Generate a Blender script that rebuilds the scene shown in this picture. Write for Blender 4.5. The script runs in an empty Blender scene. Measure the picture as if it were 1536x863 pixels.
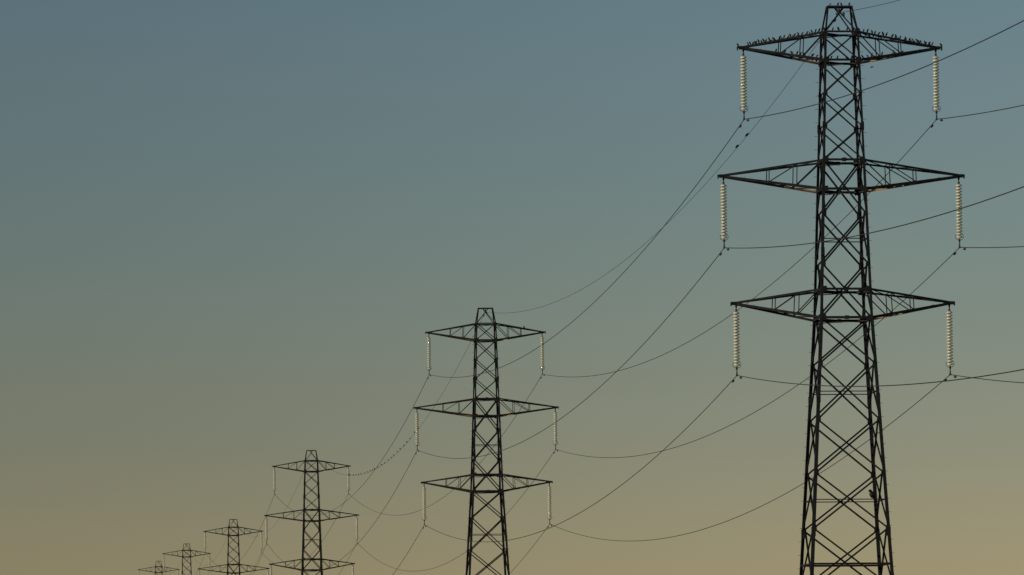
import bpy, math, random
from mathutils import Vector, Matrix
random.seed(7)
scene = bpy.context.scene
scene.view_settings.view_transform = 'Standard'
scene.view_settings.look = 'None'
scene.view_settings.exposure = 0
col = scene.collection

# ------------------------------------------------------------------ materials
def new_mat(name):
    m = bpy.data.materials.new(name); m.use_nodes = True
    nt = m.node_tree; b = nt.nodes["Principled BSDF"]
    return m, nt, b

def noisy(name, c1, c2, scale, rough=(0.5, 0.8), metallic=0.0, spec=0.3):
    m, nt, b = new_mat(name)
    tc = nt.nodes.new("ShaderNodeTexCoord")
    n = nt.nodes.new("ShaderNodeTexNoise"); n.inputs["Scale"].default_value = scale
    n.inputs["Detail"].default_value = 6
    nt.links.new(tc.outputs["Object"], n.inputs["Vector"])
    r = nt.nodes.new("ShaderNodeValToRGB")
    r.color_ramp.elements[0].position = 0.35; r.color_ramp.elements[0].color = (*c1, 1)
    r.color_ramp.elements[1].position = 0.68; r.color_ramp.elements[1].color = (*c2, 1)
    nt.links.new(n.outputs["Fac"], r.inputs["Fac"])
    nt.links.new(r.outputs["Color"], b.inputs["Base Color"])
    mr = nt.nodes.new("ShaderNodeMapRange")
    mr.inputs["To Min"].default_value = rough[0]; mr.inputs["To Max"].default_value = rough[1]
    nt.links.new(n.outputs["Fac"], mr.inputs["Value"])
    nt.links.new(mr.outputs["Result"], b.inputs["Roughness"])
    b.inputs["Metallic"].default_value = metallic
    b.inputs["Specular IOR Level"].default_value = spec
    return m

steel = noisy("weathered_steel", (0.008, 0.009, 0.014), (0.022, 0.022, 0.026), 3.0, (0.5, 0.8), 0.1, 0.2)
glint_mat = noisy("painted_glint_steel", (0.30, 0.20, 0.10), (0.55, 0.38, 0.20), 2.0, (0.4, 0.7), 0.0, 0.4)  # pale orange steel: low-sun glint put into the base colour
fitting = noisy("dark_fitting_metal", (0.015, 0.015, 0.018), (0.04, 0.038, 0.034), 20.0)
cable_mat = noisy("weathered_aluminium_cable", (0.02, 0.022, 0.025), (0.035, 0.035, 0.036), 2.0)
concrete = noisy("footing_concrete", (0.22, 0.21, 0.19), (0.36, 0.34, 0.31), 5.0)
feather = noisy("dark_feathers", (0.006, 0.006, 0.009), (0.016, 0.015, 0.018), 60.0, (0.5, 0.7), 0.0, 0.2)
grass = noisy("grass", (0.035, 0.055, 0.018), (0.075, 0.085, 0.03), 0.05, (0.8, 1.0))

glass, nt, b = new_mat("toughened_glass")
b.inputs["Base Color"].default_value = (0.86, 0.88, 0.80, 1)
b.inputs["Roughness"].default_value = 0.14
b.inputs["Specular IOR Level"].default_value = 1.0
b.inputs["Coat Weight"].default_value = 0.8; b.inputs["Coat Roughness"].default_value = 0.05
tr = nt.nodes.new("ShaderNodeBsdfTranslucent"); tr.inputs["Color"].default_value = (0.94, 0.95, 0.86, 1)
mx = nt.nodes.new("ShaderNodeMixShader"); mx.inputs[0].default_value = 0.42
out = nt.nodes["Material Output"]
nt.links.new(b.outputs[0], mx.inputs[1]); nt.links.new(tr.outputs[0], mx.inputs[2])
nt.links.new(mx.outputs[0], out.inputs["Surface"])

# ------------------------------------------------------------------ mesh helper
class MB:
    def __init__(s): s.v = []; s.f = []; s.alt = []
    def add(s, vs, fs):
        o = len(s.v); s.v += [tuple(v) for v in vs]; s.f += [tuple(i + o for i in f) for f in fs]
    def member(s, p1, p2, a, hint=(0, -1, 0), off=0.0, flip=False):
        p1 = Vector(p1); p2 = Vector(p2); d = (p2 - p1)
        if d.length < 1e-6: return
        d.normalize(); h = Vector(hint); u = h - d * h.dot(d)
        if u.length < 1e-3:
            u = d.orthogonal()
        u.normalize(); v = d.cross(u)
        if flip: v = -v
        p1 = p1 + u * off; p2 = p2 + u * off
        k = a / 2; t = max(0.012, a * 0.13)
        prof = [(k, -k), (k, k), (k - t, k), (k - t, -k + t), (-k, -k + t), (-k, -k)]
        vs = [p1 + u * x + v * y for x, y in prof] + [p2 + u * x + v * y for x, y in prof]
        n = 6
        fs = [(i, (i + 1) % n, (i + 1) % n + n, i + n) for i in range(n)]
        fs.append(tuple(range(n - 1, -1, -1))); fs.append(tuple(range(n, 2 * n)))
        if flip: fs = [tuple(reversed(f)) for f in fs]
        s.add(vs, fs)
    def box(s, c, dx, dy, dz):
        c = Vector(c); vs = [c + Vector((x * dx / 2, y * dy / 2, z * dz / 2)) for x in (-1, 1) for y in (-1, 1) for z in (-1, 1)]
        s.add(vs, [(0, 1, 3, 2), (4, 6, 7, 5), (0, 4, 5, 1), (2, 3, 7, 6), (0, 2, 6, 4), (1, 5, 7, 3)])
    def tube(s, pts, r, n=6, closed=False):
        pts = [Vector(p) for p in pts]; m = len(pts); vs = []; fs = []
        rr = r if isinstance(r, (list, tuple)) else [r] * m
        ref = None
        for i, p in enumerate(pts):
            if closed: d = pts[(i + 1) % m] - pts[i - 1]
            else: d = pts[min(i + 1, m - 1)] - pts[max(i - 1, 0)]
            d.normalize()
            if ref is None: ref = d.orthogonal().normalized()
            u = (ref - d * ref.dot(d)).normalized(); ref = u; v = d.cross(u)
            for k in range(n):
                a = 2 * math.pi * k / n
                vs.append(p + (u * math.cos(a) + v * math.sin(a)) * rr[i])
        for i in range(m if closed else m - 1):
            j = (i + 1) % m
            for k in range(n):
                k2 = (k + 1) % n
                fs.append((i * n + k, i * n + k2, j * n + k2, j * n + k))
        if not closed:
            fs.append(tuple(range(n - 1, -1, -1))); fs.append(tuple(range((m - 1) * n, m * n)))
        s.add(vs, fs)
    def lathe(s, prof, n=16):
        m = len(prof); vs = []; fs = []
        for r, z in prof:
            for k in range(n):
                a = 2 * math.pi * k / n; vs.append((r * math.cos(a), r * math.sin(a), z))
        for i in range(m - 1):
            for k in range(n):
                k2 = (k + 1) % n
                fs.append((i * n + k, (i + 1) * n + k, (i + 1) * n + k2, i * n + k2))
        s.add(vs, fs)
    def mesh(s, name, mat, smooth=False, alt_mat=None):
        me = bpy.data.meshes.new(name); me.from_pydata([tuple(v) for v in s.v], [], s.f); me.update()
        me.materials.append(mat)
        if alt_mat:
            me.materials.append(alt_mat)
            for a, b_ in s.alt:
                for i in range(a, b_): me.polygons[i].material_index = 1
        if smooth:
            for p in me.polygons: p.use_smooth = True
        return me

def obj(name, me, parent=None, loc=(0, 0, 0)):
    o = bpy.data.objects.new(name, me); col.objects.link(o); o.location = loc
    if parent: o.parent = parent
    return o

# ------------------------------------------------------------------ tower design (metres)
SC = 24.27
def zf(y): return (1090.5 - y) / SC + 1.6
WT = [(0, 6.5), (zf(863), 4.95), (zf(479), 3.12), (zf(436), 2.95), (zf(285), 2.58), (zf(241), 2.48), (zf(90), 2.2), (zf(47), 2.0)]
def W(z):
    for (a, wa), (b_, wb) in zip(WT, WT[1:]):
        if z <= b_: return wa + (wb - wa) * (z - a) / (b_ - a)
    return WT[-1][1]
def corner(z, sx, sy): w = W(z) / 2; return Vector((sx * w, sy * w, z))
ARMS = [(zf(47), zf(69), zf(90), 6.40, 6.03), (zf(241), zf(263), zf(285), 7.70, 7.36), (zf(436), zf(455), zf(479), 6.98, 6.66)]
nodes = [0.3, zf(990), zf(885), zf(795), zf(712), zf(632), zf(548), zf(479), zf(398), zf(322), zf(241), zf(190), zf(140), zf(90), zf(47)]

# legs
leg_meshes = []
for sx, sy in ((-1, -1), (1, -1), (1, 1), (-1, 1)):
    mb = MB()
    zs = [0.3, zf(863), zf(479), zf(241), zf(47)]
    sizes = [0.23, 0.21, 0.17, 0.14]
    for (a, b_, s_) in zip(zs, zs[1:], sizes):
        mb.member(corner(a, sx, sy), corner(b_, sx, sy), s_, (sx, 0, 0), 0, flip=(sx * sy > 0))
    # splice plates
    for z, q in ((zf(600), .24), (zf(380), .21), (zf(190), .185), (zf(800), .245)):
        c = corner(z, sx, sy)
        mb.box(c, q, q, 0.55)
    # step bolts
    z = 3.0; k = 0
    while z < zf(52):
        c = corner(z, sx, sy)
        if sx * sy < 0:
            dv = Vector((sx, 0, 0)) if k % 2 == 0 else Vector((0, sy, 0))
            mb.tube([c + dv * 0.05, c + dv * 0.25, c + dv * 0.255], [0.012, 0.012, 0.02], 5)
        z += 0.42; k += 1
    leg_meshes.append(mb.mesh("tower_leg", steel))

# bracing
mb = MB()
FACES = [((-1, -1), (1, -1), (0, -1, 0)), ((1, -1), (1, 1), (1, 0, 0)), ((1, 1), (-1, 1), (0, 1, 0)), ((-1, 1), (-1, -1), (-1, 0, 0))]
for a, b_ in zip(nodes, nodes[1:]):
    s_ = 0.085 if a > zf(241) - .1 else (0.11 if a > zf(479) - .1 else 0.105)
    for c1, c2, n in FACES:
        mb.member(corner(a, *c1), corner(b_, *c2), s_, n, 0.03)
        mb.member(corner(a, *c2), corner(b_, *c1), s_, n, -s_ - 0.005, flip=True)
        w0 = W(a); w1 = W(b_); zc = a + (b_ - a) * w0 / (w0 + w1)
        mid = (corner(zc, *c1) + corner(zc, *c2)) / 2
        nn = Vector(n)
        sx = 0.16 if abs(n[0]) < .5 else 0.014; sy = 0.16 if abs(n[1]) < .5 else 0.014
        mb.box(mid - nn * 0.05, sx, sy, 0.16)
# horizontals
for z, s_ in [(zf(47), .12), (zf(90), .14), (zf(241), .14), (zf(285), .15), (zf(436), .14), (zf(479), .16)]:
    for c1, c2, n in FACES:
        mb.member(corner(z, *c1), corner(z, *c2), s_, n, 0.05)
    mb.member(corner(z - .1, -1, -1), corner(z - .1, 1, 1), .07, (0, 0, 1))
    mb.member(corner(z - .1, 1, -1), corner(z - .1, -1, 1), .07, (0, 0, 1), -.08)
for z, s_ in ((zf(360), .06), (zf(590), .06), (zf(752), .06), (zf(848), .12)):
    for c1, c2, n in FACES:
        mb.member(corner(z, *c1), corner(z, *c2), s_, n, 0.0)
# gusset plates
for z in [zf(90), zf(241), zf(285), zf(436), zf(479)]:
    for c1, c2, n in FACES:
        nn = Vector(n)
        if abs(n[1]) < .5: continue
        for c in (c1, c2):
            p = corner(z, *c) - Vector((c[0] * .10, 0, 0)) + nn * .14
            mb.box(p, .34, .014, .36)
        mid = (corner(z, *c1) + corner(z, *c2)) / 2 + nn * .14
        if z > zf(91): continue
        mb.box(mid, .26, .014, .24)
for z in nodes[1:-1]:
    for c1, c2, n in FACES:
        if abs(n[1]) < .5: continue
        for c in (c1, c2):
            p = corner(z, *c) - Vector((c[0] * .07, 0, 0)) + Vector(n) * .125
            mb.box(p, .22, .012, .32)
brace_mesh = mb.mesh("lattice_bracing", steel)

# peak
mb = MB(); zt = zf(7); zb = zf(47); hx, hy = 0.74, 0.28
tops = {}
for sx in (-1, 1):
    for sy in (-1, 1):
        t = Vector((sx * hx, sy * hy, zt)); tops[(sx, sy)] = t
        mb.member(corner(zb, sx, sy), t, .11, (sx, 0, 0), 0, flip=(sx * sy > 0))
for sy in (-1, 1):
    mb.member(tops[(-1, sy)] - Vector((.06, 0, 0)), tops[(1, sy)] + Vector((.06, 0, 0)), .11, (0, sy, 0), .02)
    mb.member(corner(zb, -1, sy), Vector((.30, sy * hy, zt)), .07, (0, sy, 0), -.05)
    mb.member(corner(zb, 1, sy), Vector((-.30, sy * hy, zt)), .07, (0, sy, 0), -.13)
for sx in (-1, 1):
    mb.member(tops[(sx, -1)], tops[(sx, 1)], .10, (sx, 0, 0))
    mb.member(corner(zb, sx, -1), tops[(sx, 1)], .06, (sx, 0, 0), -.03)
mb.tube([(0, 0, zt), (0, 0, zt - .22)], .035, 6)
mb.member((0, -hy, zt), (0, hy, zt), .12, (0, 0, 1))
mb.box((0, 0, zt - .27), .10, .35, .12)
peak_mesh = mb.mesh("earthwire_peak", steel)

# crossarms
arm_meshes = []
for (z1, zt_, z0, tx, ix) in ARMS:
    for s in (-1, 1):
        mb = MB(); tw = 0.10
        T = {sy: Vector((s * (ix - .05), sy * tw, zt_)) for sy in (-1, 1)}
        for sy in (-1, 1):
            a = corner(z1, s, sy); b_ = corner(z0, s, sy)
            mb.member(a, T[sy] + Vector((0, 0, .05)), .12, (0, sy, 0), 0, flip=(s * sy < 0))
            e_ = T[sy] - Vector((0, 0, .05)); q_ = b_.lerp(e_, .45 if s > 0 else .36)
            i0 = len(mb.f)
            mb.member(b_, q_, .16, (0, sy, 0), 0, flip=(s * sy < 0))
            if sy > 0: mb.alt.append((i0, len(mb.f)))     # inner length of the rear lower chord, sun glint painted by colour
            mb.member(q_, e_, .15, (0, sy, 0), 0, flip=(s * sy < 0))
            fs_ = (.27, .55)
            Pu = [a.lerp(T[sy], f) for f in fs_]; Pl = [b_.lerp(T[sy], f) for f in fs_]
            for i in range(2):
                mb.member(Pl[i], Pu[i], .055, (0, sy, 0), -.02)
            mb.member(Pl[0], a, .065, (0, sy, 0), -.05)
            mb.member(Pl[1], Pu[0], .055, (0, sy, 0), -.05)
        for A, sz, ft in ((z1, .045, [0, .27, .55]), (z0, .055, [0, .27, .55, .8])):
            for i in range(len(ft) - 1):
                y1 = -1 if i % 2 == 0 else 1
                p = corner(A, s, y1).lerp(T[y1], ft[i]); q = corner(A, s, -y1).lerp(T[-y1], ft[i + 1])
                mb.member(p, q, sz, (0, 0, 1), 0)
                mb.member(corner(A, s, -1).lerp(T[-1], ft[i + 1]), corner(A, s, 1).lerp(T[1], ft[i + 1]), sz, (0, 0, 1), .04)
        # tip beam and hanger plate
        for sy in (-1, 1):
            mb.box((s * (ix - .02), sy * (tw + .02), zt_), .56, .02, .20)
            mb.member((s * (ix - .35), sy * tw, zt_ + .03), (s * tx, sy * tw, zt_ + .03), .11, (0, sy, 0))
        mb.box((s * (tx + .0), 0, zt_ - .04), .05, .30, .24)
        mb.box((s * ix, 0, zt_ - .12), .12, .05, .2)
        arm_meshes.append(mb.mesh("crossarm", steel, False, glint_mat))

# insulator string, origin at attachment point
mb = MB(); prof = []; ND = 18; z = -0.50; pitch = 0.189
for i in range(ND):
    prof += [(0.05, z), (0.08, z - .02), (0.155, z - .045), (0.195, z - .08), (0.202, z - .12), (0.17, z - .145), (0.09, z - .135), (0.05, z - .15)]
    z -= pitch
prof.append((0.03, z)); zi_end = z
mb.lathe(prof, 16)
disc_mesh = mb.mesh("insulator_string", glass, True)
mb = MB()
mb.tube([(0, 0, -.12), (0, 0, -.54)], .026, 6); mb.box((0, 0, -.22), .09, .05, .12); mb.box((0, 0, -.40), .11, .06, .10)
top_fit = mb.mesh("insulator_hanger", fitting)
# dark metal core whose caps show between the glass discs
mb = MB(); z = -0.50; prof = [(0.03, z + .05)]
for i in range(ND):
    prof += [(.03, z + .036), (.07, z + .03), (.078, z - .012), (.03, z - .03)]; z -= pitch
mb.lathe(prof, 10)
cap_mesh = mb.mesh("insulator_core", fitting, True)
mb = MB()
loop = []
for k in range(24):
    a = 2 * math.pi * k / 24
    loop.append((.25 * math.sin(a) * (1.0 - .18 * math.cos(a)), 0, zi_end + .14 + .24 * math.cos(a)))
mb.tube(loop, .014, 6, True)
ring_mesh = mb.mesh("arcing_ring", fitting, True)
mb = MB()
CL = -4.46
mb.tube([(0, 0, zi_end + .05), (0, 0, CL + .12)], .035, 6)
mb.box((0, 0, zi_end - .12), .12, .06, .14)
mb.box((0, 0, CL + .12), .07, .12, .16)
# suspension clamp (boat shaped)
mb.tube([(0, -.24, CL - .03), (0, -.12, CL + .01), (0, 0, CL + .03), (0, .12, CL + .01), (0, .24, CL - .03)], [.035, .055, .07, .055, .035], 8)
clamp_mesh = mb.mesh("suspension_clamp", fitting)
mb = MB()
mb.lathe([(0.0, .55), (.38, .55), (.42, .5), (.5, -.4), (0, -.4)], 12)
foot_mesh = mb.mesh("concrete_footing", concrete)

# ------------------------------------------------------------------ terrain
TY = [(-20000, 0), (400, 0), (640, 0), (986, 1.0), (1299, .8), (1602, 5.0), (1862, 7.8), (2600, 10), (6000, 6), (25000, 0)]
def ground_h(y):
    for (a, ha), (b_, hb) in zip(TY, TY[1:]):
        if y <= b_:
            t = (y - a) / (b_ - a); t = t * t * (3 - 2 * t); return ha + (hb - ha) * t
    return 0
mb = MB()
ys = [-15000, -8000, -3000, -1000, -300] + [i * 60 for i in range(0, 50)] + [3300, 3800, 4500, 6000, 9000, 14000, 20000]
xs = [-15000, -6000, -2000, -800, -300, -100, -30, 30, 53, 80, 150, 400, 1000, 2500, 6000, 15000]
nx = len(xs); vs = [(x, y, ground_h(y)) for y in ys for x in xs]
fs = [(j * nx + i, j * nx + i + 1, (j + 1) * nx + i + 1, (j + 1) * nx + i) for j in range(len(ys) - 1) for i in range(nx - 1)]
mb.add(vs, fs)
g = obj("ground", mb.mesh("ground", grass, True)); g["kind"] = "structure"

# ------------------------------------------------------------------ pylons
LX = 53.0
TOW = [371.8, 640.4, 986.5, 1299.0, 1602.0, 1862.0]
BASE = [0, 0, 1.0, .8, 5.0, 7.8]
for i, (ty, bz) in enumerate(zip(TOW, BASE)):
    e = bpy.data.objects.new("electricity_pylon", None); col.objects.link(e)
    e.location = (LX, ty, bz); e.empty_display_size = 3
    e["category"] = "pylon"; e["group"] = "line of electricity pylons"
    e["label"] = ("dark steel lattice pylon with birds crowding its top crossarm" if i == 0 else
                  "dark steel lattice pylon with three pairs of crossarms")
    for m in leg_meshes: obj("tower_leg", m, e)
    obj("lattice_bracing", brace_mesh, e); obj("earthwire_peak", peak_mesh, e)
    for sx in (-1, 1):
        for sy in (-1, 1):
            obj("concrete_footing", foot_mesh, e, tuple(corner(0, sx, sy)))
    k = 0
    for (z1, zt_, z0, tx, ix) in ARMS:
        for s in (-1, 1):
            obj("crossarm", arm_meshes[k], e); k += 1
            ins = obj("insulator_string", disc_mesh, e, (s * ix, 0, zt_))
            obj("insulator_hanger", top_fit, ins); obj("arcing_ring", ring_mesh, ins); obj("suspension_clamp", clamp_mesh, ins)
            obj("insulator_core", cap_mesh, ins)

# ------------------------------------------------------------------ cables
mb = MB()
mb.tube([(0, -.24, -.09), (0, 0, -.075), (0, .24, -.09)], .012, 5)
for s in (-1, 1):
    mb.tube([(0, s * .16, -.10), (0, s * .18, -.10), (0, s * .30, -.10), (0, s * .33, -.10)], [.03, .065, .055, .03], 8)
mb.box((0, 0, -.04), .05, .06, .10)
damper_mesh = mb.mesh("vibration_damper", fitting, False)

SPANS = [(58.0, 0, 371.8, 0, 6.6, 7.6), (371.8, 0, 640.4, 0, 5.2, 5.5), (640.4, 0, 986.5, 1.0, 8.3, 9.3),
         (986.5, 1.0, 1299, .8, 7.0, 7.6), (1299, .8, 1602, 5.0, 6.6, 7.2), (1602, 5.0, 1862, 7.8, 4.9, 5.4)]
def wire_z(za, zb, S, t): return za + (zb - za) * t - 4 * S * t * (1 - t)
def make_wire(name, x, z, span, S, r, label, group):
    y0, b0, y1, b1 = span[:4]; n = 72; L = y1 - y0; pts = []
    z0 = z + b0; z1 = z + b1
    for k in range(n + 1):
        t = k / n; pts.append((0, L * t, wire_z(z0, z1, S, t) - z0))
    mb = MB(); mb.tube(pts, r, 6)
    o = obj(name, mb.mesh(name, cable_mat, True), None, (x, y0, z0))
    o["label"] = label; o["category"] = "cable"; o["group"] = group
    if y0 < 700:
        for d in (1.9, L - 1.9):
            if y0 < 100 and d < 10: continue
            t = d / L
            dz = wire_z(z0, z1, S, t) - z0
            dm = obj("vibration_damper", damper_mesh, o, (0, d, dz))
            sl = (wire_z(z0, z1, S, t + .001) - wire_z(z0, z1, S, t - .001)) / (.002 * L)
            dm.rotation_euler = (math.atan(sl), 0, 0)
for sp in SPANS:
    for (z1, zt_, z0, tx, ix) in ARMS:
        for s in (-1, 1):
            make_wire("power_cable", LX + s * ix, zt_ + CL, sp, sp[4], .026,
                      "thin dark sagging power cable strung between pylons", "power cables strung between the pylons")
    make_wire("earth_wire", LX, zf(8) - .32, sp, sp[5], .016,
              "very thin earth wire strung between pylon peaks", "earth wires strung between the pylon peaks")

# ------------------------------------------------------------------ birds
def bird_mesh(name, tilt=0.0, fat=1.0, flying=False):
    mb = MB()
    path = [(.098, .178, .0015), (.078, .184, .0065), (.062, .190, .016), (.045, .193, .0245), (.026, .185, .027), (.014, .168, .027),
            (.006, .148, .034), (-.002, .12, .044), (-.012, .09, .047), (-.024, .06, .040), (-.040, .03, .026), (-.054, .005, .016), (-.068, -.025, .014), (-.078, -.05, .013)]
    n = 10; vs = []; fs = []; m = len(path)
    for i, (x, z, r) in enumerate(path):
        x0, z0, _ = path[max(i - 1, 0)]; x1, z1, _ = path[min(i + 1, m - 1)]
        d = Vector((x1 - x0, 0, z1 - z0)).normalized(); u = Vector((0, 1, 0)); v = d.cross(u)
        thin = 0.45 if i >= m - 3 else 1.0
        for k in range(n):
            a = 2 * math.pi * k / n
            vs.append(Vector((x, 0, z)) + u * math.cos(a) * r * fat + v * math.sin(a) * r * fat * thin)
    for i in range(m - 1):
        for k in range(n):
            k2 = (k + 1) % n; fs.append((i * n + k, i * n + k2, (i + 1) * n + k2, (i + 1) * n + k))
    fs.append(tuple(range(n - 1, -1, -1))); fs.append(tuple(range((m - 1) * n, m * n)))
    mb.add(vs, fs)
    if flying:
        for s in (-1, 1):
            w = [(.01, s * .02, .13), (.03, s * .09, .17), (.02, s * .19, .165), (-.03, s * .10, .155), (-.06, s * .02, .10)]
            w2 = [(x, y, z - .008) for x, y, z in w]
            f = [(0, 1, 2, 3, 4), (9, 8, 7, 6, 5)] + [(i, i + 5, (i + 1) % 5 + 5, (i + 1) % 5) for i in range(5)]
            mb.add(w + w2, f)
    else:
        for s in (-1, 1):   # folded wings and legs, sunk into the body
            mb.tube([(-.0, s * .036 * fat, .14), (-.014, s * .044 * fat, .10), (-.04, s * .032 * fat, .05), (-.062, s * .012 * fat, .0)], [.008, .016, .013, .004], 6)
            mb.tube([(-.014, s * .018, .06), (-.006, s * .018, .03), (-.002, s * .018, .002), (.018, s * .018, .0)], [.010, .005, .0035, .003], 5)
    return mb.mesh(name, feather, True)
bm_up = bird_mesh("small_bird", fat=1.15); bm_fat = bird_mesh("small_bird_fluffed", fat=1.4); bm_fly = bird_mesh("flying_bird", flying=True)

def bird(p, scale=1.0, me=None, name="small_bird", label="small dark bird perched on the steel pylon", group="birds perched on the pylon", rot=None, cat="bird", pitchb=None):
    o = obj(name, me or random.choice((bm_up, bm_fat)), None, tuple(p))
    s = scale * random.uniform(.85, 1.12); o.scale = (s, s, s)
    yaw = rot if rot is not None else random.choice((0, math.pi)) + random.uniform(-.9, .9)
    o.rotation_euler = (0, (random.uniform(-.05, .5) if pitchb is None else pitchb), yaw)
    o["label"] = label; o["category"] = cat
    if group: o["group"] = group
    return o
base = Vector((LX, TOW[0], 0))
z1, zt_, z0, tx, ix = ARMS[0]
for s in (-1, 1):
    for sy in (-1, 1):
        a = corner(z1, s, sy); T = Vector((s * ix, sy * .1, zt_ + .05))
        f = .02
        while f < .98:
            bird(base + a.lerp(T, f) + Vector((0, 0, .063)), 1.0)
            f += random.uniform(.04, .075)
        b_ = corner(z0, s, sy); T2 = Vector((s * ix, sy * .1, zt_ - .05))
        f = .04
        while f < .6:
            if random.random() < .7: bird(base + b_.lerp(T2, f) + Vector((0, 0, .078)), 1.0)
            f += random.uniform(.045, .09)
    bird(base + Vector((s * (tx - .03), -.1, zt_ + .085)), 1.0)
for x in (-.62, -.12, .1, .6):
    bird(base + Vector((x, -.28 - .02, zt + .056)), .8)
for x, z in ((-.7, z0 + .07), (-.3, z0 + .07), (.25, z0 + .07), (.6, z0 + .07)):
    bird(base + Vector((x, -W(z0) / 2 - .05, z)), 1.0)
for x in (-.55, -.2, .35, .7):
    bird(base + Vector((x, -W(z1) / 2 - .05, z1 + .06)), 1.0)
for f in (.35, .6, .8):          # birds on the diagonals of the peak
    p = corner(zf(47), -1, -1).lerp(Vector((.30, -hy, zt)), f); bird(base + p + Vector((0, .05, .03)), 1.0)
    p = corner(zf(47), 1, -1).lerp(Vector((-.30, -hy, zt)), f)
    if f > .5: bird(base + p + Vector((0, .11, .03)), 1.0)
# birds on the earth wire and further away
def earth_pt(span, y):
    y0, b0, y1, b1 = span[:4]; t = (y - y0) / (y1 - y0); z = zf(8) - .32
    return Vector((LX, y, wire_z(z + b0, z + b1, span[5], t) + .014))
for y in (418.5, 424.0):
    bird(earth_pt(SPANS[1], y), 1.4, label="small dark bird perched on a thin wire", group="birds perched on the wire", pitchb=.5)
y = 742
while y < 892:
    bird(earth_pt(SPANS[2], y), 1.0, label="small dark bird perched on a thin wire", group="birds perched on the wire")
    y += random.uniform(4.5, 9)
bird(Vector((LX + 4.1, TOW[1] - .3, ARMS[0][1] + .40)), 1.5)
zc = zf(752)
bird(base + Vector((1.34, -W(zc) / 2, zc + .03)), 2.9, me=bm_fat, name="crow", label="black crow perched on a thin horizontal lattice bar", group=None, rot=math.pi + .5, pitchb=.1)
fb = bird(base + Vector((1.75, -1.3, zf(103))), 1.0, me=bm_fly, name="flying_bird", label="small dark bird in flight beside the pylon", group=None, rot=.6, pitchb=.9)

# ------------------------------------------------------------------ sun, sky
SUN_AZ, SUN_EL = math.radians(-113), math.radians(2.5)
sd = bpy.data.lights.new("sun", 'SUN'); sd.energy = 3.4; sd.angle = math.radians(.5); sd.color = (1, .83, .56)
so = bpy.data.objects.new("sun", sd); col.objects.link(so)
dirv = Vector((math.sin(SUN_AZ) * math.cos(SUN_EL), math.cos(SUN_AZ) * math.cos(SUN_EL), math.sin(SUN_EL)))
so.rotation_euler = (-dirv).to_track_quat('-Z', 'Y').to_euler(); so.location = (0, 0, 60)

w = bpy.data.worlds.new("World"); scene.world = w; w.use_nodes = True
nt = w.node_tree; N = nt.nodes; Lk = nt.links
bg = N["Background"]
sky = N.new("ShaderNodeTexSky"); sky.sky_type = 'NISHITA'; sky.sun_disc = False
sky.sun_elevation = SUN_EL; sky.sun_rotation = SUN_AZ
tc = N.new("ShaderNodeTexCoord"); sep = N.new("ShaderNodeSeparateXYZ"); Lk.new(tc.outputs["Generated"], sep.inputs[0])
def lin(c):
    return tuple(((v / 255) / 12.92 if v <= 10 else (((v / 255) + .055) / 1.055) ** 2.4) for v in c) + (1,)
mr = N.new("ShaderNodeMapRange"); mr.inputs["From Min"].default_value = 0; mr.inputs["From Max"].default_value = .25
Lk.new(sep.outputs["Z"], mr.inputs["Value"])
ramp = N.new("ShaderNodeValToRGB"); cr = ramp.color_ramp; cr.interpolation = 'B_SPLINE'
stops = [(.0, (166, 147, 108)), (.0253, (152, 142, 110)), (.045, (135, 136, 116)), (.0727, (117, 132, 125)), (.095, (108, 128, 130)), (.12, (101, 124, 133)), (.16, (90, 116, 132)), (.25, (72, 98, 124))]
cr.elements[0].position = 0; cr.elements[0].color = lin(stops[0][1])
cr.elements[1].position = 1; cr.elements[1].color = lin(stops[-1][1])
for z, c in stops[1:-1]:
    e = cr.elements.new(z / .25); e.color = lin(c)
Lk.new(mr.outputs["Result"], ramp.inputs["Fac"])
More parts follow.
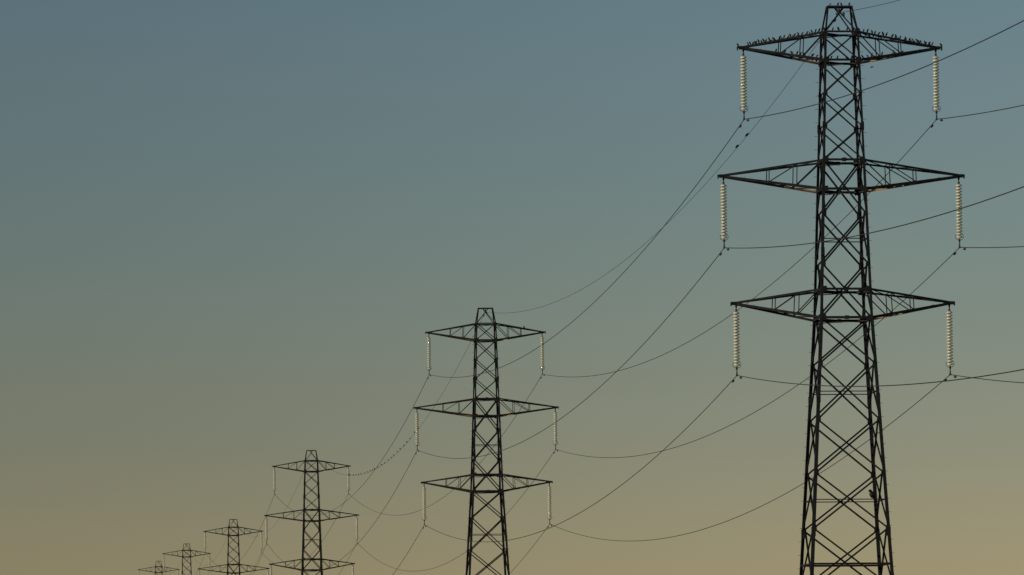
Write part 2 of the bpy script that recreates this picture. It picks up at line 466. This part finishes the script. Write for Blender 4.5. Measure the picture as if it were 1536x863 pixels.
# horizontal falloff of the dusk glow
YAW = math.radians(4.985)
dp = N.new("ShaderNodeVectorMath"); dp.operation = 'DOT_PRODUCT'; dp.inputs[1].default_value = (math.cos(YAW), -math.sin(YAW), 0)
Lk.new(tc.outputs["Generated"], dp.inputs[0])
m2 = N.new("ShaderNodeMapRange"); m2.inputs["From Min"].default_value = -.12; m2.inputs["From Max"].default_value = .12
m2.inputs["To Min"].default_value = .80; m2.inputs["To Max"].default_value = 1.12; m2.interpolation_type = 'SMOOTHSTEP'
Lk.new(dp.outputs["Value"], m2.inputs["Value"])
nz = N.new("ShaderNodeTexNoise"); nz.inputs["Scale"].default_value = 6
mp = N.new("ShaderNodeMapping"); mp.inputs["Scale"].default_value = (1, 1, 5); Lk.new(tc.outputs["Generated"], mp.inputs[0]); Lk.new(mp.outputs[0], nz.inputs["Vector"])
m3 = N.new("ShaderNodeMapRange"); m3.inputs["To Min"].default_value = .96; m3.inputs["To Max"].default_value = 1.04; Lk.new(nz.outputs["Fac"], m3.inputs["Value"])
mm = N.new("ShaderNodeMath"); mm.operation = 'MULTIPLY'; Lk.new(m2.outputs["Result"], mm.inputs[0]); Lk.new(m3.outputs["Result"], mm.inputs[1])
vs_ = N.new("ShaderNodeVectorMath"); vs_.operation = 'SCALE'; Lk.new(ramp.outputs["Color"], vs_.inputs[0]); Lk.new(mm.outputs[0], vs_.inputs["Scale"])
sk = N.new("ShaderNodeVectorMath"); sk.operation = 'SCALE'; sk.inputs["Scale"].default_value = .08; Lk.new(sky.outputs[0], sk.inputs[0])
m4 = N.new("ShaderNodeMapRange"); m4.inputs["From Min"].default_value = .2; m4.inputs["From Max"].default_value = .6; Lk.new(sep.outputs["Z"], m4.inputs["Value"])
mix = N.new("ShaderNodeMix"); mix.data_type = 'RGBA'; Lk.new(m4.outputs["Result"], mix.inputs["Factor"])
Lk.new(vs_.outputs[0], mix.inputs[6]); Lk.new(sk.outputs[0], mix.inputs[7])
Lk.new(mix.outputs[2], bg.inputs["Color"]); bg.inputs["Strength"].default_value = 1.0

# ------------------------------------------------------------------ camera
cd = bpy.data.cameras.new("camera"); co = bpy.data.objects.new("camera", cd); col.objects.link(co)
cd.sensor_width = 36; cd.lens = 9100 / 1536 * 36; cd.clip_start = 1; cd.clip_end = 40000
P = math.radians(4.169); R = math.radians(.5)
M = Matrix.Translation((0, 0, 1.6)) @ Matrix.Rotation(-YAW, 4, 'Z') @ Matrix.Rotation(math.pi / 2 + P, 4, 'X') @ Matrix.Rotation(-R, 4, 'Z')
co.matrix_world = M
scene.camera = co
